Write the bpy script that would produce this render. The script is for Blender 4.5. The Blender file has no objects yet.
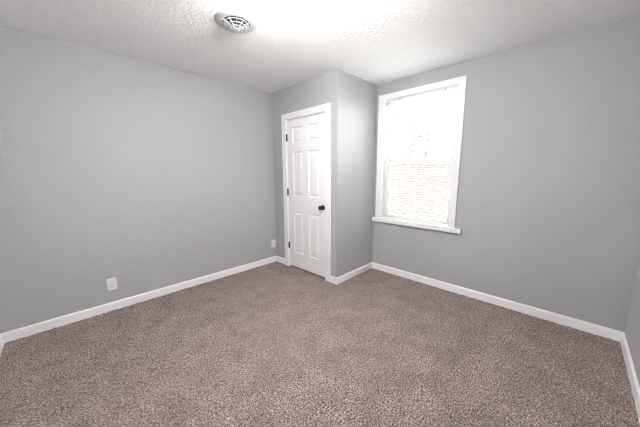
import bpy, bmesh, math, random
from mathutils import Matrix, Vector
import numpy as np

# ---------------------------------------------------------------- camera, sky, exposure
# x runs from the corner behind the camera towards the window wall, y towards the left wall, z up
scene = bpy.context.scene
COL = scene.collection
F_PX, PITCH, ROLL, YAW, CAM_H = 259.673, -0.1607, -0.005, 0.7773, 1.3591
cd = bpy.data.cameras.new('camera')
cd.sensor_fit = 'HORIZONTAL'
cd.sensor_width = 36.0
cd.lens = 36.0 * F_PX / 640.0
cd.clip_start = 0.01
cam = bpy.data.objects.new('camera', cd)
COL.objects.link(cam)
fw = Vector((math.cos(PITCH) * math.cos(YAW), math.cos(PITCH) * math.sin(YAW), math.sin(PITCH)))
r0 = Vector((math.sin(YAW), -math.cos(YAW), 0))
u0 = r0.cross(fw)
rt = r0 * math.cos(ROLL) + u0 * math.sin(ROLL)
up = -r0 * math.sin(ROLL) + u0 * math.cos(ROLL)
m = Matrix((rt, up, -fw)).transposed().to_4x4()
m.translation = Vector((0, 0, CAM_H))
cam.matrix_world = m
scene.camera = cam

SKY = 37.0
SUN = 230.0
LAMP = 182.0
world = bpy.data.worlds.new('overcast_sky')
scene.world = world
world.use_nodes = True
bg = world.node_tree.nodes['Background']
bg.inputs['Color'].default_value = (0.97, 0.985, 1.0, 1)
bg.inputs['Strength'].default_value = SKY
sl = bpy.data.lights.new('sun', 'SUN')
sl.energy = SUN
sl.angle = math.radians(0.6)
sl.color = (1.0, 0.98, 0.95)
so = bpy.data.objects.new('sun', sl)
so.rotation_euler = Vector((0.08, 0.75, 0.66)).to_track_quat('Z', 'Y').to_euler()
so.location = (8, 8, 12)
COL.objects.link(so)
scene.view_settings.view_transform = 'Standard'
scene.view_settings.look = 'None'
scene.view_settings.gamma = 1
scene.view_settings.use_curve_mapping = False
scene.view_settings.exposure = 0.0
scene.cycles.filter_width = 1.1
scene.cycles.max_bounces = 14
scene.cycles.diffuse_bounces = 12
scene.cycles.transparent_max_bounces = 24
scene.cycles.sample_clamp_indirect = 60
scene.cycles.caustics_reflective = False
scene.cycles.caustics_refractive = False

# ---------------------------------------------------------------- dimensions (metres)
UD, UW, VL, VC, VR, UN = 2.270, 3.036, 3.174, 1.955, -0.400, -0.449
H = 2.44
T = 0.14
BB_H, BB_T = 0.085, 0.014
D_V0, D_V1, D_TOP = 2.137, 2.855, 2.033          # door opening between jamb faces
W_V0, W_V1, W_Z0, W_Z1 = 0.968, 1.830, 0.737, 2.239   # window opening
LAMP_C = (1.060, 1.205)
VENT_C = (1.072, 1.905)

# portal: only tells the renderer where the sky gets in
pl = bpy.data.lights.new('window_portal', 'AREA')
pl.shape = 'RECTANGLE'
pl.size, pl.size_y = W_V1 - W_V0, W_Z1 - W_Z0
pl.cycles.is_portal = True
po = bpy.data.objects.new('window_portal', pl)
po.location = (UW + T + 0.06, (W_V0 + W_V1) / 2, (W_Z0 + W_Z1) / 2)
po.rotation_euler = (math.pi / 2, 0, math.pi / 2)
COL.objects.link(po)

# ---------------------------------------------------------------- materials
def mat(name, color, rough=0.6, spec=0.5, metal=0.0):
    mt = bpy.data.materials.new(name)
    mt.use_nodes = True
    b = mt.node_tree.nodes['Principled BSDF']
    b.inputs['Base Color'].default_value = (*color, 1)
    b.inputs['Roughness'].default_value = rough
    b.inputs['Specular IOR Level'].default_value = spec
    b.inputs['Metallic'].default_value = metal
    return mt

def nodes(mt):
    return mt.node_tree.nodes, mt.node_tree.links, mt.node_tree.nodes['Principled BSDF']

def noise(N, L, scale, detail=2, rough=0.5, coord=None):
    tc = coord or N.new('ShaderNodeTexCoord')
    n = N.new('ShaderNodeTexNoise')
    n.inputs['Scale'].default_value = scale
    n.inputs['Detail'].default_value = detail
    n.inputs['Roughness'].default_value = rough
    L.new(tc.outputs['Object'], n.inputs['Vector'])
    return n

def ramp(N, stops, interp='LINEAR'):
    r = N.new('ShaderNodeValToRGB')
    r.color_ramp.interpolation = interp
    e = r.color_ramp.elements
    while len(e) < len(stops):
        e.new(0.5)
    for el, (pos, c) in zip(e, stops):
        el.position = pos
        el.color = (*c, 1) if len(c) == 3 else c
    return r

def bump(N, L, b, height, strength, dist):
    bm_ = N.new('ShaderNodeBump')
    bm_.inputs['Strength'].default_value = strength
    bm_.inputs['Distance'].default_value = dist
    L.new(height, bm_.inputs['Height'])
    L.new(bm_.outputs['Normal'], b.inputs['Normal'])
    return bm_

# grey wall paint with a faint roller texture
M_WALL = mat('grey_wall_paint', (0.437, 0.444, 0.452), 0.62, 0.35)
N, L, b = nodes(M_WALL)
n1 = noise(N, L, 55, 3, 0.55)
n2 = noise(N, L, 9, 2)
ad = N.new('ShaderNodeMath'); ad.operation = 'ADD'
L.new(n1.outputs['Fac'], ad.inputs[0]); L.new(n2.outputs['Fac'], ad.inputs[1])
bump(N, L, b, ad.outputs[0], 0.35, 0.004)

# stippled ceiling
M_CEIL = mat('stippled_ceiling_paint', (0.95, 0.95, 0.95), 0.8, 0.2)
N, L, b = nodes(M_CEIL)
n1 = noise(N, L, 42, 3, 0.6)
r1 = ramp(N, [(0.40, (0, 0, 0)), (0.62, (1, 1, 1))])
L.new(n1.outputs['Fac'], r1.inputs['Fac'])
bump(N, L, b, r1.outputs['Color'], 0.62, 0.006)

M_TRIM = mat('white_trim_paint', (0.90, 0.90, 0.905), 0.35, 0.45)
M_DOOR = mat('white_door_paint', (0.88, 0.88, 0.885), 0.38, 0.45)
M_VINYL = mat('white_window_vinyl', (0.88, 0.88, 0.88), 0.4, 0.4)
M_SLAT = mat('white_blind_slat', (0.86, 0.86, 0.86), 0.45, 0.4)
M_CORD = mat('white_blind_cord', (0.75, 0.75, 0.74), 0.8)
M_WAND = mat('clear_grey_plastic', (0.42, 0.42, 0.43), 0.25, 0.5)
M_CLIP = mat('grey_blind_clip', (0.22, 0.21, 0.20), 0.5)
M_BRONZE = mat('dark_bronze_metal', (0.009, 0.0085, 0.008), 0.34, 0.4, 0.0)
M_PLATE = mat('white_outlet_plastic', (0.83, 0.83, 0.82), 0.35, 0.5)
M_SLOT = mat('dark_outlet_slot', (0.03, 0.03, 0.03), 0.6)
M_SCREW = mat('painted_screw', (0.70, 0.70, 0.69), 0.4)
M_VENT = mat('white_vent_enamel', (0.62, 0.62, 0.62), 0.4, 0.45)
M_DUCT = mat('dull_duct_metal', (0.22, 0.22, 0.22), 0.6, 0.4, 0.1)
M_PAN = mat('white_lamp_pan', (0.85, 0.85, 0.84), 0.35)
M_RUBBER = mat('dark_threshold', (0.06, 0.055, 0.05), 0.8)

# carpet
M_CARPET = mat('taupe_cut_pile_carpet', (0.3, 0.24, 0.22), 0.95, 0.08)
N, L, b = nodes(M_CARPET)
b.inputs['Sheen Weight'].default_value = 0.15
tc = N.new('ShaderNodeTexCoord')
nf = noise(N, L, 108, 3, 0.8, tc)
rf = ramp(N, [(0.37, (0.040, 0.025, 0.022)), (0.47, (0.205, 0.155, 0.139)),
              (0.55, (0.325, 0.257, 0.237)), (0.65, (0.65, 0.55, 0.515))])
L.new(nf.outputs['Fac'], rf.inputs['Fac'])
nl = noise(N, L, 5.0, 4, 0.6, tc)
rl = ramp(N, [(0.32, (0.80, 0.79, 0.785)), (0.68, (1.12, 1.12, 1.12))])
L.new(nl.outputs['Fac'], rl.inputs['Fac'])
mx = N.new('ShaderNodeMix'); mx.data_type = 'RGBA'; mx.blend_type = 'MULTIPLY'
mx.inputs['Factor'].default_value = 1.0
L.new(rf.outputs['Color'], mx.inputs[6]); L.new(rl.outputs['Color'], mx.inputs[7])
L.new(mx.outputs[2], b.inputs['Base Color'])
nb = noise(N, L, 260, 2, 0.7, tc)
bump(N, L, b, nb.outputs['Fac'], 0.6, 0.004)

# lamp glass: gives off light
M_LAMP = mat('lit_frosted_glass', (0.9, 0.9, 0.88), 0.3)
N, L, b = nodes(M_LAMP)
b.inputs['Emission Color'].default_value = (1.0, 0.985, 0.975, 1)
b.inputs['Emission Strength'].default_value = LAMP

def thin(name, tint, gloss):
    mt = bpy.data.materials.new(name)
    mt.use_nodes = True
    N, L = mt.node_tree.nodes, mt.node_tree.links
    N.clear()
    out = N.new('ShaderNodeOutputMaterial')
    tr = N.new('ShaderNodeBsdfTransparent'); tr.inputs['Color'].default_value = (*tint, 1)
    return mt, N, L, out, tr

M_GLASS, N, L, out, tr = thin('window_glass', (0.96, 0.97, 0.965), 0)
gl = N.new('ShaderNodeBsdfGlossy'); gl.inputs['Roughness'].default_value = 0.02
fr = N.new('ShaderNodeFresnel'); fr.inputs['IOR'].default_value = 1.45
ms = N.new('ShaderNodeMixShader')
L.new(fr.outputs[0], ms.inputs[0]); L.new(tr.outputs[0], ms.inputs[1]); L.new(gl.outputs[0], ms.inputs[2])
L.new(ms.outputs[0], out.inputs['Surface'])

M_MESH, N, L, out, tr = thin('insect_screen_mesh', (1, 1, 1), 0)
df = N.new('ShaderNodeBsdfDiffuse'); df.inputs['Color'].default_value = (0.03, 0.03, 0.03, 1)
ms = N.new('ShaderNodeMixShader'); ms.inputs[0].default_value = 0.4
L.new(tr.outputs[0], ms.inputs[1]); L.new(df.outputs[0], ms.inputs[2])
L.new(ms.outputs[0], out.inputs['Surface'])

# outdoors
M_LAWN = mat('dry_lawn', (0.2, 0.17, 0.15), 0.95, 0.1)
N, L, b = nodes(M_LAWN)
nn = noise(N, L, 1.6, 5, 0.65)
rr = ramp(N, [(0.35, (0.05, 0.04, 0.035)), (0.65, (0.08, 0.065, 0.055))])
L.new(nn.outputs['Fac'], rr.inputs['Fac']); L.new(rr.outputs['Color'], b.inputs['Base Color'])
M_BRICK = mat('red_brick', (0.2, 0.15, 0.13), 0.9, 0.1)
N, L, b = nodes(M_BRICK)
tcb = N.new('ShaderNodeTexCoord')
bk = N.new('ShaderNodeTexBrick')
bk.inputs['Color1'].default_value = (0.070, 0.048, 0.044, 1)
bk.inputs['Color2'].default_value = (0.056, 0.042, 0.040, 1)
bk.inputs['Mortar'].default_value = (0.078, 0.069, 0.064, 1)
bk.inputs['Scale'].default_value = 4.5
mpb = N.new('ShaderNodeMapping'); mpb.inputs['Rotation'].default_value = (math.pi / 2, 0, math.pi / 2)
L.new(tcb.outputs['Object'], mpb.inputs['Vector'])
L.new(mpb.outputs[0], bk.inputs['Vector'])
L.new(bk.outputs['Color'], b.inputs['Base Color'])
M_BOUNCE = mat('pale_bounce_surface', (0.64, 0.63, 0.61), 0.9, 0.1)  # kept pale so the added ground reflects daylight indoors
M_SIDING = mat('pale_siding', (0.30, 0.29, 0.28), 0.8, 0.2)
M_ROOF = mat('grey_shingles', (0.34, 0.33, 0.33), 0.9, 0.1)
M_BARK = mat('grey_bark', (0.042, 0.039, 0.036), 0.9, 0.1)
M_PANE = mat('dark_far_pane', (0.10, 0.11, 0.12), 0.15, 0.5)

# ---------------------------------------------------------------- mesh helpers
def obj(name, bm, material, parent=None, smooth=False, bevel=0, seg=2):
    me = bpy.data.meshes.new(name)
    bmesh.ops.recalc_face_normals(bm, faces=bm.faces)
    bm.to_mesh(me)
    bm.free()
    if smooth:
        for f in me.polygons:
            f.use_smooth = True
    me.materials.append(material)
    o = bpy.data.objects.new(name, me)
    COL.objects.link(o)
    if parent:
        o.parent = parent
    if bevel:
        md = o.modifiers.new('bevel', 'BEVEL')
        md.width, md.segments, md.limit_method = bevel, seg, 'ANGLE'
        md.angle_limit = math.radians(40)
    return o

def add_box(bm, a, b_):
    lo = [min(a[i], b_[i]) for i in range(3)]
    hi = [max(a[i], b_[i]) for i in range(3)]
    v = [bm.verts.new((x, y, z)) for x in (lo[0], hi[0]) for y in (lo[1], hi[1]) for z in (lo[2], hi[2])]
    for q in ((0, 1, 3, 2), (4, 6, 7, 5), (0, 4, 5, 1), (2, 3, 7, 6), (0, 2, 6, 4), (1, 5, 7, 3)):
        bm.faces.new([v[i] for i in q])

def box(name, a, b_, material, parent=None, bevel=0):
    bm = bmesh.new()
    add_box(bm, a, b_)
    return obj(name, bm, material, parent, bevel=bevel)

def add_lathe(bm, prof, n=48, mtx=None):
    """prof: (radius, height) pairs revolved about z"""
    rings = []
    for r, z in prof:
        if r < 1e-6:
            rings.append([bm.verts.new((0, 0, z))])
        else:
            rings.append([bm.verts.new((r * math.cos(2 * math.pi * k / n), r * math.sin(2 * math.pi * k / n), z)) for k in range(n)])
    for a, c in zip(rings, rings[1:]):
        for k in range(n):
            k2 = (k + 1) % n
            if len(a) == 1 and len(c) == 1:
                continue
            if len(a) == 1:
                bm.faces.new((a[0], c[k], c[k2]))
            elif len(c) == 1:
                bm.faces.new((a[k], a[k2], c[0]))
            else:
                bm.faces.new((a[k], a[k2], c[k2], c[k]))
    if mtx is not None:
        bmesh.ops.transform(bm, matrix=mtx, verts=[v for r in rings for v in r])

def add_prism(bm, ring, direction):
    """closed ring of points extruded along a vector"""
    d = Vector(direction)
    a = [bm.verts.new(p) for p in ring]
    c = [bm.verts.new(Vector(p) + d) for p in ring]
    n = len(ring)
    bm.faces.new(a)
    bm.faces.new(c[::-1])
    for k in range(n):
        bm.faces.new((a[k], a[(k + 1) % n], c[(k + 1) % n], c[k]))

def wall_bm(to3, a0, a1, z0, z1, hole=None, thick=T):
    """flat wall a0..a1 x z0..z1 with an optional rectangular hole; to3(a, depth, z) gives the point"""
    bm = bmesh.new()
    xs, zs = [a0, a1], [z0, z1]
    if hole:
        h0, h1, g0, g1 = hole
        xs = [a0, h0, h1, a1]
        zs = [z0] + ([g0] if g0 > z0 else []) + [g1, z1]
    vs = {(i, j, k): bm.verts.new(to3(x, k * thick, z)) for i, x in enumerate(xs) for j, z in enumerate(zs) for k in (0, 1)}
    solid = {}
    for i in range(len(xs) - 1):
        for j in range(len(zs) - 1):
            s = True
            if hole:
                s = not (xs[i] >= h0 - 1e-9 and xs[i + 1] <= h1 + 1e-9 and zs[j] >= g0 - 1e-9 and zs[j + 1] <= g1 + 1e-9)
            solid[i, j] = s
    for (i, j), s in solid.items():
        if not s:
            continue
        for k in (0, 1):
            bm.faces.new([vs[i, j, k], vs[i + 1, j, k], vs[i + 1, j + 1, k], vs[i, j + 1, k]])
        for di, dj, e in ((-1, 0, ((i, j), (i, j + 1))), (1, 0, ((i + 1, j), (i + 1, j + 1))),
                          (0, -1, ((i, j), (i + 1, j))), (0, 1, ((i, j + 1), (i + 1, j + 1)))):
            if not solid.get((i + di, j + dj), False):
                (p, q), (r, s2) = e
                bm.faces.new([vs[p, q, 0], vs[r, s2, 0], vs[r, s2, 1], vs[p, q, 1]])
    return bm

def struct(o, label, cat):
    o['kind'] = 'structure'
    o['label'] = label
    o['category'] = cat
    return o

def tag(o, label, cat, group=None):
    o['label'] = label
    o['category'] = cat
    if group:
        o['group'] = group
    return o

def empty(name, loc):
    o = bpy.data.objects.new(name, None)
    o.empty_display_size = 0.1
    o.location = loc
    COL.objects.link(o)
    return o

# ---------------------------------------------------------------- floor and walls
def make_floor():
    bm = bmesh.new()
    add_box(bm, (UN - T, VR - T, -0.16), (UW + T, VL + T, -0.012))
    slab_o = obj('floor', bm, M_RUBBER)
    # pile surface
    step = 0.008
    nx, ny = int((UW - UN) / step) + 1, int((VL - VR) / step) + 1
    xs = np.linspace(UN, UW, nx)
    ys = np.linspace(VR, VL, ny)
    rng = np.random.default_rng(4)
    h = rng.normal(0, 1, (nx, ny))
    h = (h + np.roll(h, 1, 0) + np.roll(h, 1, 1)) / 1.7
    X, Y = np.meshgrid(xs, ys, indexing='ij')
    jx, jy = rng.uniform(-0.003, 0.003, (nx, ny)), rng.uniform(-0.003, 0.003, (nx, ny))
    jx[0] = jx[-1] = 0
    jy[:, 0] = jy[:, -1] = 0
    co = np.stack([X + jx, Y + jy, np.clip(h, -2.2, 2.2) * 0.0021], -1).reshape(-1, 3)
    idx = np.arange(nx * ny).reshape(nx, ny)
    q = np.stack([idx[:-1, :-1], idx[1:, :-1], idx[1:, 1:], idx[:-1, 1:]], -1).reshape(-1, 4)
    me = bpy.data.meshes.new('carpet')
    me.vertices.add(len(co))
    me.vertices.foreach_set('co', co.astype(np.float32).ravel())
    me.loops.add(q.size)
    me.loops.foreach_set('vertex_index', q.astype(np.int32).ravel())
    me.polygons.add(len(q))
    me.polygons.foreach_set('loop_start', np.arange(0, q.size, 4, dtype=np.int32))
    me.polygons.foreach_set('loop_total', np.full(len(q), 4, dtype=np.int32))
    me.update(calc_edges=True)
    me.validate()
    me.materials.append(M_CARPET)
    c = bpy.data.objects.new('carpet', me)
    COL.objects.link(c)
    c.parent = slab_o
    return struct(slab_o, 'floor covered wall to wall in speckled taupe cut-pile carpet', 'floor')
make_floor()

along_y = lambda x0: (lambda a, d, z: (x0 + d, a, z))       # wall facing -x, thickness towards +x
struct(obj('wall_left', wall_bm(lambda a, d, z: (a, VL + d, z), UN - T, UW + T, -0.02, H), M_WALL),
       'long light grey wall on the left with two outlets near its foot', 'wall')
struct(obj('wall_closet_front', wall_bm(along_y(UD), VC, VL, -0.012, H, (D_V0 - 0.018, D_V1 + 0.018, -0.012, D_TOP + 0.018), 0.10), M_WALL),
       'short grey wall holding the white panelled closet door', 'wall')
struct(obj('wall_closet_side', wall_bm(lambda a, d, z: (a, VC + d, z), UD + 0.10, UW, -0.012, H, None, 0.10), M_WALL),
       'pale grey side of the closet between its corner and the window', 'wall')
struct(obj('wall_window', wall_bm(along_y(UW), VR - T, VL, -0.02, H, (W_V0, W_V1, W_Z0 - 0.03, W_Z1)), M_WALL),
       'grey wall on the right that holds the window', 'wall')
struct(obj('wall_right', wall_bm(lambda a, d, z: (a, VR - d, z), UN - T, UW, -0.02, H), M_WALL),
       'grey wall seen as a sliver at the right edge', 'wall')
struct(obj('wall_near', wall_bm(lambda a, d, z: (UN - d, a, z), VR, VL, -0.02, H), M_WALL),
       'grey wall at the left edge beside the camera', 'wall')

# ceiling with a round hole for the air vent
def make_ceiling():
    bm = bmesh.new()
    cx, cy = VENT_C
    n, r, s = 64, 0.102, 0.25
    x0, x1, y0, y1 = UN - T, UW + T, VR - T, VL + T
    ring, ring_up, sq = [], [], []
    for k in range(n):
        a = 2 * math.pi * k / n
        c, si = math.cos(a), math.sin(a)
        f = s / max(abs(c), abs(si))
        ring.append(bm.verts.new((cx + r * c, cy + r * si, H)))
        ring_up.append(bm.verts.new((cx + r * c, cy + r * si, H + 0.10)))
        sq.append(bm.verts.new((cx + f * c, cy + f * si, H)))
    for k in range(n):
        k2 = (k + 1) % n
        bm.faces.new((ring[k], ring[k2], sq[k2], sq[k]))
        bm.faces.new((ring[k], ring_up[k], ring_up[k2], ring[k2]))
    X, Y = [x0, cx - s, cx + s, x1], [y0, cy - s, cy + s, y1]
    for i in range(3):
        for j in range(3):
            if (i, j) == (1, 1):
                continue
            bm.faces.new([bm.verts.new(p) for p in ((X[i], Y[j], H), (X[i + 1], Y[j], H), (X[i + 1], Y[j + 1], H), (X[i], Y[j + 1], H))])
    # upper side and edges close the slab
    top = [bm.verts.new(p) for p in ((x0, y0, H + 0.10), (x1, y0, H + 0.10), (x1, y1, H + 0.10), (x0, y1, H + 0.10))]
    bot = [bm.verts.new(p) for p in ((x0, y0, H), (x1, y0, H), (x1, y1, H), (x0, y1, H))]
    bm.faces.new(top)
    for k in range(4):
        bm.faces.new((bot[k], bot[(k + 1) % 4], top[(k + 1) % 4], top[k]))
    return struct(obj('ceiling', bm, M_CEIL), 'white stippled ceiling with a round light and a round vent', 'ceiling')
make_ceiling()

# ---------------------------------------------------------------- baseboards (mitred)
BB_PROF = [(0, -0.012), (BB_T, -0.012), (BB_T, BB_H - 0.014), (BB_T - 0.003, BB_H - 0.006), (BB_T - 0.008, BB_H), (0, BB_H)]
def baseboard(side, p0, p1, inward, m0, m1, label):
    """p0->p1 along the wall face; m = +1 inside corner, -1 outside corner, 0 square end"""
    p0, p1, nrm = Vector((*p0, 0)), Vector((*p1, 0)), Vector((*inward, 0))
    d = (p1 - p0).normalized()
    bm = bmesh.new()
    a = [bm.verts.new(p0 + nrm * t + d * t * m0 + Vector((0, 0, z))) for t, z in BB_PROF]
    c = [bm.verts.new(p1 + nrm * t - d * t * m1 + Vector((0, 0, z))) for t, z in BB_PROF]
    bm.faces.new(a)
    bm.faces.new(c[::-1])
    n = len(a)
    for k in range(n):
        bm.faces.new((a[k], a[(k + 1) % n], c[(k + 1) % n], c[k]))
    struct(obj('baseboard_' + side, bm, M_TRIM), label, 'baseboard')

CAS_W = 0.083
C_V0, C_V1 = D_V0 - 0.005 - CAS_W, D_V1 + 0.005 + CAS_W     # outer edges of the door casing
baseboard('left', (UN, VL), (UD, VL), (0, -1), 1, 1, 'long white baseboard along the left wall below the outlets')
baseboard('closet_corner', (UD, VL), (UD, C_V1), (-1, 0), 1, 0, 'short white baseboard left of the closet door casing')
baseboard('closet_edge', (UD, C_V0), (UD, VC), (-1, 0), 0, -1, 'stub of white baseboard right of the closet door casing')
baseboard('closet_side', (UD, VC), (UW, VC), (0, -1), -1, 1, 'white baseboard along the closet side next to the window wall')
baseboard('window', (UW, VC), (UW, VR), (-1, 0), 1, 1, 'long white baseboard along the wall under the window')
baseboard('right', (UW, VR), (UN, VR), (0, 1), 1, 1, 'white baseboard at the right edge of the room')
baseboard('near', (UN, VR), (UN, VL), (1, 0), 1, 1, 'white baseboard at the far left edge of the photo')

# ---------------------------------------------------------------- closet door: casing and jamb
def frame_ring(bm, u0, u1, outer, inner, mitre=True, bottom=False):
    """picture-frame members in the plane x = const; outer/inner = (v0, v1, z0, z1); mitred corners"""
    ov0, ov1, oz0, oz1 = outer
    iv0, iv1, iz0, iz1 = inner
    def member(q):
        add_prism(bm, [(u0, v, z) for v, z in q], (u1 - u0, 0, 0))
    member([(ov0, oz0), (iv0, iz0), (iv0, iz1), (ov0, oz1)])
    member([(ov1, oz0), (ov1, oz1), (iv1, iz1), (iv1, iz0)])
    member([(ov0, oz1), (iv0, iz1), (iv1, iz1), (ov1, oz1)])
    if bottom:
        member([(ov0, oz0), (ov1, oz0), (iv1, iz0), (iv0, iz0)])

bm = bmesh.new()
frame_ring(bm, UD - 0.017, UD, (C_V0, C_V1, -0.012, D_TOP + 0.005 + CAS_W - 0.006), (D_V0 - 0.005, D_V1 + 0.005, -0.012, D_TOP + 0.005))
casing = struct(obj('trim_1', bm, M_TRIM, bevel=0.003), 'white flat casing around the closet door', 'door casing')
bm = bmesh.new()
frame_ring(bm, UD, UD + 0.10, (D_V0 - 0.018, D_V1 + 0.018, -0.012, D_TOP + 0.018), (D_V0, D_V1, -0.012, D_TOP))
obj('jamb', bm, M_TRIM, casing)
bm = bmesh.new()
frame_ring(bm, UD + 0.040, UD + 0.052, (D_V0, D_V1, -0.012, D_TOP), (D_V0 + 0.030, D_V1 - 0.030, -0.012, D_TOP - 0.012))
obj('door_stop', bm, M_TRIM, casing)

# ---------------------------------------------------------------- closet door: six-panel slab, hinges, knob
S_V0, S_V1, S_Z0, S_Z1 = D_V0 + 0.003, D_V1 - 0.003, 0.027, D_TOP - 0.006
DX, DT = UD + 0.002, 0.035
door = struct(empty('door_1', (UD, S_V1, 0)), 'closed white six-panel closet door with dark knob and hinges', 'door')
bpy.context.view_layer.update()
def under(o, parent):
    """keep world placement while parenting"""
    o.parent = parent
    o.matrix_parent_inverse = parent.matrix_world.inverted()
    return o

va, vb, vc_, vd = S_V0 + 0.108, S_V0 + 0.108 + 0.192, S_V1 - 0.108 - 0.192, S_V1 - 0.108
rows = [(0.232, 0.818), (1.030, 1.620), (1.735, 1.932)]
def make_slab():
    bm = bmesh.new()
    xs = [S_V0, va, vb, vc_, vd, S_V1]
    zs = [S_Z0] + [z for r in rows for z in r] + [S_Z1]
    g = {(i, j): bm.verts.new((DX, v, z)) for i, v in enumerate(xs) for j, z in enumerate(zs)}
    panels = []
    for i in range(len(xs) - 1):
        for j in range(len(zs) - 1):
            q = [g[i, j], g[i + 1, j], g[i + 1, j + 1], g[i, j + 1]]
            if i in (1, 3) and j in (1, 3, 5):
                a, b2, c, d = xs[i], xs[i + 1], zs[j], zs[j + 1]
                prev = q
                for ins, dep in ((0.003, 0.002), (0.012, 0.013), (0.018, 0.014)):
                    cur = [bm.verts.new((DX + dep, v, z)) for v, z in ((a + ins, c + ins), (b2 - ins, c + ins), (b2 - ins, d - ins), (a + ins, d - ins))]
                    for k in range(4):
                        bm.faces.new((prev[k], prev[(k + 1) % 4], cur[(k + 1) % 4], cur[k]))
                    prev = cur
                panels.append((a + 0.018, b2 - 0.018, c + 0.018, d - 0.018))
            else:
                bm.faces.new(q)
    nb_ = [bm.verts.new((DX + DT, v, z)) for v, z in ((S_V0, S_Z0), (S_V1, S_Z0), (S_V1, S_Z1), (S_V0, S_Z1))]
    bm.faces.new(nb_)
    nx, nz = len(xs) - 1, len(zs) - 1
    bm.faces.new([g[i, 0] for i in range(nx + 1)] + [nb_[1], nb_[0]])
    bm.faces.new([g[i, nz] for i in range(nx + 1)] + [nb_[2], nb_[3]])
    bm.faces.new([g[0, j] for j in range(nz + 1)] + [nb_[3], nb_[0]])
    bm.faces.new([g[nx, j] for j in range(nz + 1)] + [nb_[2], nb_[1]])
    s = under(obj('door_slab', bm, M_DOOR), door)
    for a, b2, c, d in panels:
        bm = bmesh.new()
        prev = [bm.verts.new((DX + 0.014, v, z)) for v, z in ((a, c), (b2, c), (b2, d), (a, d))]
        for ins, dep in ((0.022, 0.0035), (0.026, 0.003)):
            cur = [bm.verts.new((DX + dep, v, z)) for v, z in ((a + ins, c + ins), (b2 - ins, c + ins), (b2 - ins, d - ins), (a + ins, d - ins))]
            for k in range(4):
                bm.faces.new((prev[k], prev[(k + 1) % 4], cur[(k + 1) % 4], cur[k]))
            prev = cur
        bm.faces.new(prev)
        p = obj('panel', bm, M_DOOR)
        under(p, s)
make_slab()

def make_hinge(z):
    vh = D_V1 + 0.001
    bm = bmesh.new()
    for k in range(5):      # knuckles
        add_lathe(bm, [(0, 0), (0.0068, 0), (0.0068, 0.0166), (0, 0.0166)], 16,
                  Matrix.Translation((UD - 0.0065, vh, z - 0.044 + k * 0.0176)))
    h = obj('hinge', bm, M_BRONZE)
    under(h, door)
    bm = bmesh.new()
    add_box(bm, (UD - 0.001, vh - 0.013, z - 0.044), (UD + 0.0035, vh - 0.001, z + 0.044))
    add_box(bm, (UD - 0.0015, vh + 0.001, z - 0.044), (UD + 0.001, vh + 0.004, z + 0.044))
    under(obj('hinge_leaf', bm, M_BRONZE), h)
    bm = bmesh.new()
    add_lathe(bm, [(0, -0.050), (0.0045, -0.048), (0.005, 0.044), (0.0075, 0.045), (0.006, 0.049), (0, 0.051)], 16, Matrix.Translation((UD - 0.0065, vh, z)))
    under(obj('hinge_pin', bm, M_BRONZE), h)
for z in (1.806, 1.078, 0.318):
    make_hinge(z)

KV, KZ = S_V0 + 0.042, 0.921
kx = Matrix.Translation((DX, KV, KZ)) @ Matrix.Rotation(-math.pi / 2, 4, 'Y')    # lathe axis out of the door
bm = bmesh.new()
add_lathe(bm, [(0, 0.034), (0.010, 0.034), (0.017, 0.036), (0.0245, 0.041), (0.0272, 0.048), (0.0272, 0.054), (0.024, 0.060), (0.016, 0.0645), (0, 0.066)], 40, kx)
knob = under(obj('knob', bm, M_BRONZE, smooth=True), door)
knob['label'] = 'dark bronze round knob'
bm = bmesh.new()
add_lathe(bm, [(0, 0), (0.032, 0), (0.032, 0.003), (0.028, 0.007), (0.014, 0.010), (0.0115, 0.014), (0.0105, 0.035), (0, 0.035)], 40, kx)
under(obj('rosette', bm, M_BRONZE, smooth=True), knob)

# ---------------------------------------------------------------- window
win = struct(empty('window_1', (UW, (W_V0 + W_V1) / 2, W_Z0)), 'white double-hung window beside the closet', 'window')
bpy.context.view_layer.update()
WC_V0, WC_V1, WC_Z1 = 0.900, 1.913, 2.302
bm = bmesh.new()
frame_ring(bm, UW - 0.019, UW, (WC_V0, WC_V1, W_Z0, WC_Z1), (W_V0 + 0.004, W_V1 - 0.004, W_Z0, W_Z1 - 0.004))
under(obj('window_casing', bm, M_TRIM, bevel=0.003), win)
bm = bmesh.new()
add_box(bm, (UW - 0.032, 0.834, W_Z0 - 0.052), (UW, 1.9545, W_Z0))
sill = under(obj('window_sill', bm, M_TRIM, bevel=0.003), win)
bm = bmesh.new()
add_box(bm, (UW, W_V0, W_Z0 - 0.030), (UW + T + 0.03, W_V1, W_Z0))
under(obj('sill_base', bm, M_TRIM), sill)
JT = 0.016
bm = bmesh.new()
frame_ring(bm, UW - 0.001, UW + T, (W_V0, W_V1, W_Z0, W_Z1), (W_V0 + 0.006, W_V1 - 0.006, W_Z0, W_Z1 - 0.006))
frame_ring(bm, UW + 0.085, UW + T, (W_V0 + 0.006, W_V1 - 0.006, W_Z0, W_Z1 - 0.006), (W_V0 + 0.022, W_V1 - 0.022, W_Z0, W_Z1 - 0.022))
under(obj('window_frame', bm, M_VINYL), win)
ZM = 1.505
def sash(name, u, z0, z1, bot, top):
    v0, v1 = W_V0 + 0.022, W_V1 - 0.022
    bm = bmesh.new()
    sw = 0.036
    frame_ring(bm, u, u + 0.024, (v0, v1, z0, z1), (v0 + sw, v1 - sw, z0 + bot, z1 - top), bottom=True)
    s = under(obj(name, bm, M_VINYL, bevel=0.002), win)
    bm = bmesh.new()
    add_box(bm, (u + 0.010, v0 + sw - 0.004, z0 + bot - 0.004), (u + 0.014, v1 - sw + 0.004, z1 - top + 0.004))
    under(obj('pane', bm, M_GLASS), s)
    return s
sash('lower_sash', UW + 0.086, W_Z0 + 0.002, ZM + 0.017, 0.045, 0.034)
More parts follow.
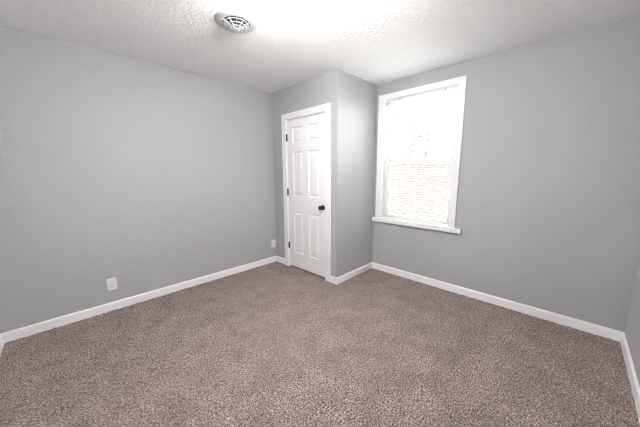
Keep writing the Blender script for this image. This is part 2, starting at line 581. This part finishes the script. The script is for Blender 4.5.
sash('upper_sash', UW + 0.112, ZM - 0.017, W_Z1 - 0.022, 0.034, 0.036)
bm = bmesh.new()
vm = (W_V0 + W_V1) / 2
add_box(bm, (UW + 0.083, vm - 0.03, ZM + 0.017), (UW + 0.108, vm + 0.03, ZM + 0.026))
add_lathe(bm, [(0, 0), (0.010, 0), (0.010, 0.008), (0, 0.008)], 16, Matrix.Translation((UW + 0.095, vm, ZM + 0.026)))
under(obj('sash_lock', bm, M_VINYL), win)
# half insect screen outside the lower sash
bm = bmesh.new()
frame_ring(bm, UW + T + 0.002, UW + T + 0.012, (W_V0 + 0.008, W_V1 - 0.008, W_Z0 + 0.001, ZM + 0.005), (W_V0 + 0.028, W_V1 - 0.028, W_Z0 + 0.018, ZM - 0.015), bottom=True)
sc = under(obj('insect_screen', bm, M_VINYL), win)
bm = bmesh.new()
add_box(bm, (UW + T + 0.0065, W_V0 + 0.026, W_Z0 + 0.016), (UW + T + 0.0075, W_V1 - 0.026, ZM - 0.013))
under(obj('screen_mesh', bm, M_MESH), sc)

# ---------------------------------------------------------------- mini blind
BX = UW + 0.034
B_V0, B_V1 = W_V0 + 0.012, W_V1 - 0.010
blind = tag(empty('window_blind', (BX, (B_V0 + B_V1) / 2, W_Z0)), 'white horizontal mini blind hanging open inside the window frame', 'blind')
bpy.context.view_layer.update()
HR_Z1 = W_Z1 - 0.007
HR_Z0 = HR_Z1 - 0.027
bm = bmesh.new()
hp = [(BX - 0.0135, HR_Z0), (BX - 0.0135, HR_Z1 - 0.001), (BX - 0.0125, HR_Z1), (BX + 0.0125, HR_Z1), (BX + 0.0135, HR_Z1 - 0.001), (BX + 0.0135, HR_Z0)]
add_prism(bm, [(x, B_V0, z) for x, z in hp], (0, B_V1 - B_V0, 0))
hr = under(obj('headrail', bm, M_SLAT), blind)
for v in (1.640, 1.110):
    bm = bmesh.new()
    add_box(bm, (BX - 0.0155, v - 0.008, HR_Z0 + 0.012), (BX - 0.0136, v + 0.008, HR_Z0 + 0.022))
    under(obj('rail_clip', bm, M_CLIP), hr)
# slats: crowned thin strips, open (nearly level)
ZT, ZB, PITCH_S = HR_Z0 - 0.012, W_Z0 + 0.030, 0.0212
def slat_mesh():
    bm = bmesh.new()
    half, t = 0.0125, 0.0004
    pr = []
    for k in range(7):
        s = -1 + 2 * k / 6
        pr.append((s * half, 0.0018 * (1 - s * s)))
    ring = [(x, 0, z + t) for x, z in pr] + [(x, 0, z - t) for x, z in reversed(pr)]
    add_prism(bm, ring, (0, B_V1 - B_V0 - 0.006, 0))
    return bm
cnt = int((ZT - ZB) / PITCH_S) + 1
first = None
for k in range(cnt):
    z = ZT - k * PITCH_S
    if first is None:
        first = obj('slat', slat_mesh(), M_SLAT)
        s = first
    else:
        s = first.copy()
        COL.objects.link(s)
    s.location = (BX, B_V0 + 0.003, z)
    s.rotation_euler = (0, math.radians(6), 0)
    under(s, blind)
bm = bmesh.new()
add_box(bm, (BX - 0.0125, B_V0 + 0.003, W_Z0 + 0.004), (BX + 0.0125, B_V1 - 0.003, W_Z0 + 0.017))
under(obj('bottom_rail', bm, M_SLAT, bevel=0.003), blind)
for v in (1.660, 1.399, 1.130):
    bm = bmesh.new()
    for dx in (-0.0132, 0.0132):
        add_box(bm, (BX + dx - 0.0005, v - 0.0005, W_Z0 + 0.016), (BX + dx + 0.0005, v + 0.0005, HR_Z0 + 0.001))
    under(obj('ladder_cord', bm, M_CORD), blind)
bm = bmesh.new()
WV = 1.765
add_lathe(bm, [(0, 0), (0.0032, 0.002), (0.0032, 0.045), (0.0022, 0.05), (0.0022, 0.690), (0, 0.690)], 8, Matrix.Translation((BX - 0.022, WV, 1.500)))
wand = under(obj('tilt_wand', bm, M_WAND), blind)
bm = bmesh.new()
add_box(bm, (BX - 0.024, WV - 0.002, 2.188), (BX - 0.0135, WV + 0.002, HR_Z0 + 0.006))
under(obj('wand_hook', bm, M_WAND), wand)

# ---------------------------------------------------------------- wall outlets on the left wall
def make_outlet(u, z, label):
    root = empty('wall_outlet', (u, VL, z))
    tag(root, label, 'outlet', 'outlets along the left wall')
    w, h = 0.038, 0.060
    def prism(name, w_, h_, d0, d1, material, parent, zc=0, bevel=0.0, uc=0):
        bm = bmesh.new()
        add_box(bm, (uc - w_, -d1, zc - h_), (uc + w_, -d0, zc + h_))
        return obj(name, bm, material, parent, bevel=bevel)
    pl_ = prism('cover_plate', w, h, 0, 0.006, M_PLATE, root, bevel=0.0025)
    for zc in (0.0195, -0.0195):
        bm = bmesh.new()
        ring = []
        for k in range(32):
            a = 2 * math.pi * k / 32
            ring.append((0.0172 * math.cos(a), -0.0058, zc + max(-0.0142, min(0.0142, 0.0172 * math.sin(a)))))
        add_prism(bm, ring, (0, -0.0022, 0))
        rc = obj('receptacle', bm, M_PLATE, root)
        bm = bmesh.new()
        add_box(bm, (-0.0070, -0.0083, zc - 0.001), (-0.0050, -0.0078, zc + 0.0075))
        add_box(bm, (0.0050, -0.0083, zc - 0.000), (0.0070, -0.0078, zc + 0.0070))
        add_lathe(bm, [(0, 0), (0.0026, 0), (0.0026, 0.0005), (0, 0.0005)], 12, Matrix.Translation((0, -0.0078, zc - 0.007)) @ Matrix.Rotation(math.pi / 2, 4, 'X'))
        obj('slots', bm, M_SLOT, rc)
    bm = bmesh.new()
    add_lathe(bm, [(0, 0), (0.0034, 0), (0.0028, 0.0012), (0, 0.0014)], 16, Matrix.Translation((0, -0.006, 0)) @ Matrix.Rotation(math.pi / 2, 4, 'X'))
    obj('screw', bm, M_SCREW, root)
make_outlet(0.283, 0.270, 'white wall outlet on the left half of the long wall, nearest the camera')
make_outlet(2.216, 0.286, 'small white wall outlet in the far corner beside the closet door')

# ---------------------------------------------------------------- ceiling light
lamp = tag(empty('ceiling_light', (*LAMP_C, H)), 'glowing white round ceiling light near the top edge', 'ceiling light')
bm = bmesh.new()
add_lathe(bm, [(0, 0), (0.112, 0), (0.114, -0.004), (0.114, -0.020), (0.110, -0.024), (0, -0.024)], 64)
obj('pan', bm, M_PAN, lamp, smooth=False)
bm = bmesh.new()
pr = [(0.100, -0.022), (0.100, -0.040), (0.108, -0.062), (0.126, -0.090), (0.136, -0.110), (0.138, -0.122)]
for k in range(1, 13):
    a = math.pi / 2 * k / 12
    pr.append((0.138 * math.cos(a) ** 0.8 if k < 12 else 0, -0.122 - 0.040 * math.sin(a)))
add_lathe(bm, pr, 64)
obj('glass_shade', bm, M_LAMP, lamp, smooth=True)

# ---------------------------------------------------------------- round ceiling vent
vent = tag(empty('ceiling_vent', (*VENT_C, H)), 'round white ceiling air vent with concentric rings', 'vent')
bm = bmesh.new()
add_lathe(bm, [(0.150, 0), (0.149, -0.004), (0.142, -0.008), (0.122, -0.011), (0.106, -0.013), (0.099, -0.012), (0.097, -0.010), (0.097, 0.004), (0.101, 0.004), (0.103, 0)], 64)
obj('flange', bm, M_VENT, vent, smooth=True)
bm = bmesh.new()
add_lathe(bm, [(0.1005, 0.003), (0.1005, 0.085), (0, 0.085)], 48)
obj('duct', bm, M_DUCT, vent)
for (ra, za, rb, zb) in ((0.077, -0.008, 0.087, -0.019), (0.055, -0.020, 0.065, -0.031), (0.033, -0.032, 0.043, -0.043)):
    bm = bmesh.new()
    t = 0.0014
    add_lathe(bm, [(ra, za), (ra + 0.003, za - 0.006), (rb, zb), (rb + 0.0028, zb - 0.0004), (rb + 0.0028, zb + t), (ra + 0.0035 + t, za - 0.006 + t), (ra + t, za + 0.0004), (ra, za)], 64)
    obj('ring', bm, M_VENT, vent, smooth=True)
bm = bmesh.new()
add_lathe(bm, [(0, -0.040), (0.012, -0.041), (0.022, -0.048), (0.0240, -0.050), (0.021, -0.052), (0, -0.053)], 48)
obj('center_cap', bm, M_VENT, vent, smooth=True)
for k in range(10):
    a = 2 * math.pi * (k + 0.5) / 10 + YAW
    bm = bmesh.new()
    q = [(0.016, -0.047), (0.038, -0.039), (0.060, -0.027), (0.082, -0.015), (0.0985, -0.009), (0.0985, 0.000), (0.078, -0.005), (0.055, -0.017), (0.033, -0.029), (0.016, -0.039)]
    add_prism(bm, [(x, -0.0011, z) for x, z in q], (0, 0.0022, 0))
    o = obj('spoke', bm, M_VENT, vent)
    o.rotation_euler = (0, 0, a)

# ---------------------------------------------------------------- outdoors, bleached by daylight
GZ = -0.55
o = box('bounce_ground', (UW + T + 0.02, -12, GZ - 0.2), (7.9, 16, GZ), M_BOUNCE)  # out of view; added to bounce daylight up through the window onto the ceiling
o['kind'] = 'structure'; o['label'] = 'unseen pale ground added below the window to bounce daylight in'; o['category'] = 'bounce_ground'
o = box('lawn', (7.9, -30, GZ - 0.2), (45, 40, GZ), M_LAWN)
o['kind'] = 'structure'; o['label'] = 'pale ground outside the window'; o['category'] = 'ground'
hx, hv0, hv1, he, hp_ = 16.0, 3.6, 11.6, 2.9, 5.0
house = tag(empty('neighbor_house', (hx, (hv0 + hv1) / 2, GZ)), 'faint pale house seen through the upper window pane', 'house')
bpy.context.view_layer.update()
bm = bmesh.new()
vmid = (hv0 + hv1) / 2
add_prism(bm, [(hx, hv0, GZ), (hx, hv1, GZ), (hx, hv1, he), (hx, vmid, hp_), (hx, hv0, he)], (7, 0, 0))
hw = under(obj('house_wall', bm, M_SIDING), house)
for va_, vb_ in ((hv0 - 0.4, vmid), (hv1 + 0.4, vmid)):
    bm = bmesh.new()
    sl = (hp_ - he) / (vmid - hv0)
    z_e = he - 0.4 * sl
    add_prism(bm, [(hx - 0.35, va_, z_e), (hx - 0.35, vb_, hp_), (hx - 0.35, vb_, hp_ + 0.16), (hx - 0.35, va_, z_e + 0.16)], (7.7, 0, 0))
    under(obj('roof', bm, M_ROOF), house)
bm = bmesh.new()
add_box(bm, (hx - 0.05, 6.4, 3.1), (hx, 7.7, 4.1))
hwin = under(obj('house_window', bm, M_BRICK), house)

fence = tag(empty('garden_wall', (8.0, 4, GZ)), 'faint reddish brick garden wall outside the lower pane', 'garden wall')
bpy.context.view_layer.update()
bm = bmesh.new()
add_box(bm, (8.0, -6, GZ), (8.22, 14, 1.58))
under(obj('brickwork', bm, M_BRICK), fence)
bm = bmesh.new()
add_box(bm, (7.96, -6, 1.58), (8.26, 14, 1.66))
under(obj('coping', bm, M_SIDING), fence)

# a bare tree
def make_tree(base, height, seed, label):
    rnd = random.Random(seed)
    root = empty('bare_tree', base)
    tag(root, label, 'tree')
    bm = bmesh.new()
    def limb(p, d, ln, r, depth):
        n, k = 4, 7
        rings = []
        for i in range(n + 1):
            t = i / n
            c = p + d * (ln * t)
            d = (d + Vector((rnd.uniform(-.1, .1), rnd.uniform(-.1, .1), rnd.uniform(0, .06)))).normalized()
            rr_ = r * (1 - 0.45 * t)
            a = d.orthogonal().normalized(); b2 = d.cross(a)
            rings.append([bm.verts.new(c + a * rr_ * math.cos(2 * math.pi * q / k) + b2 * rr_ * math.sin(2 * math.pi * q / k)) for q in range(k)])
        for x, y in zip(rings, rings[1:]):
            for q in range(k):
                bm.faces.new((x[q], x[(q + 1) % k], y[(q + 1) % k], y[q]))
        bm.faces.new(rings[-1])
        if depth:
            for _ in range(3):
                nd = (d + Vector((rnd.uniform(-.8, .8), rnd.uniform(-.8, .8), rnd.uniform(-.1, .5)))).normalized()
                limb(c - d * ln * rnd.uniform(0, .3), nd, ln * rnd.uniform(.6, .8), r * 0.5, depth - 1)
    limb(Vector((0, 0, -0.05)), Vector((0, 0, 1)), height * 0.42, 0.16, 4)
    obj('trunk', bm, M_BARK, root)
make_tree((14.0, 5.25, GZ), 5.0, 3, 'faint bare tree seen through the right of the upper pane')
make_tree((9.8, 5.4, GZ), 5.2, 8, 'faint bare tree seen through the left of the upper pane')
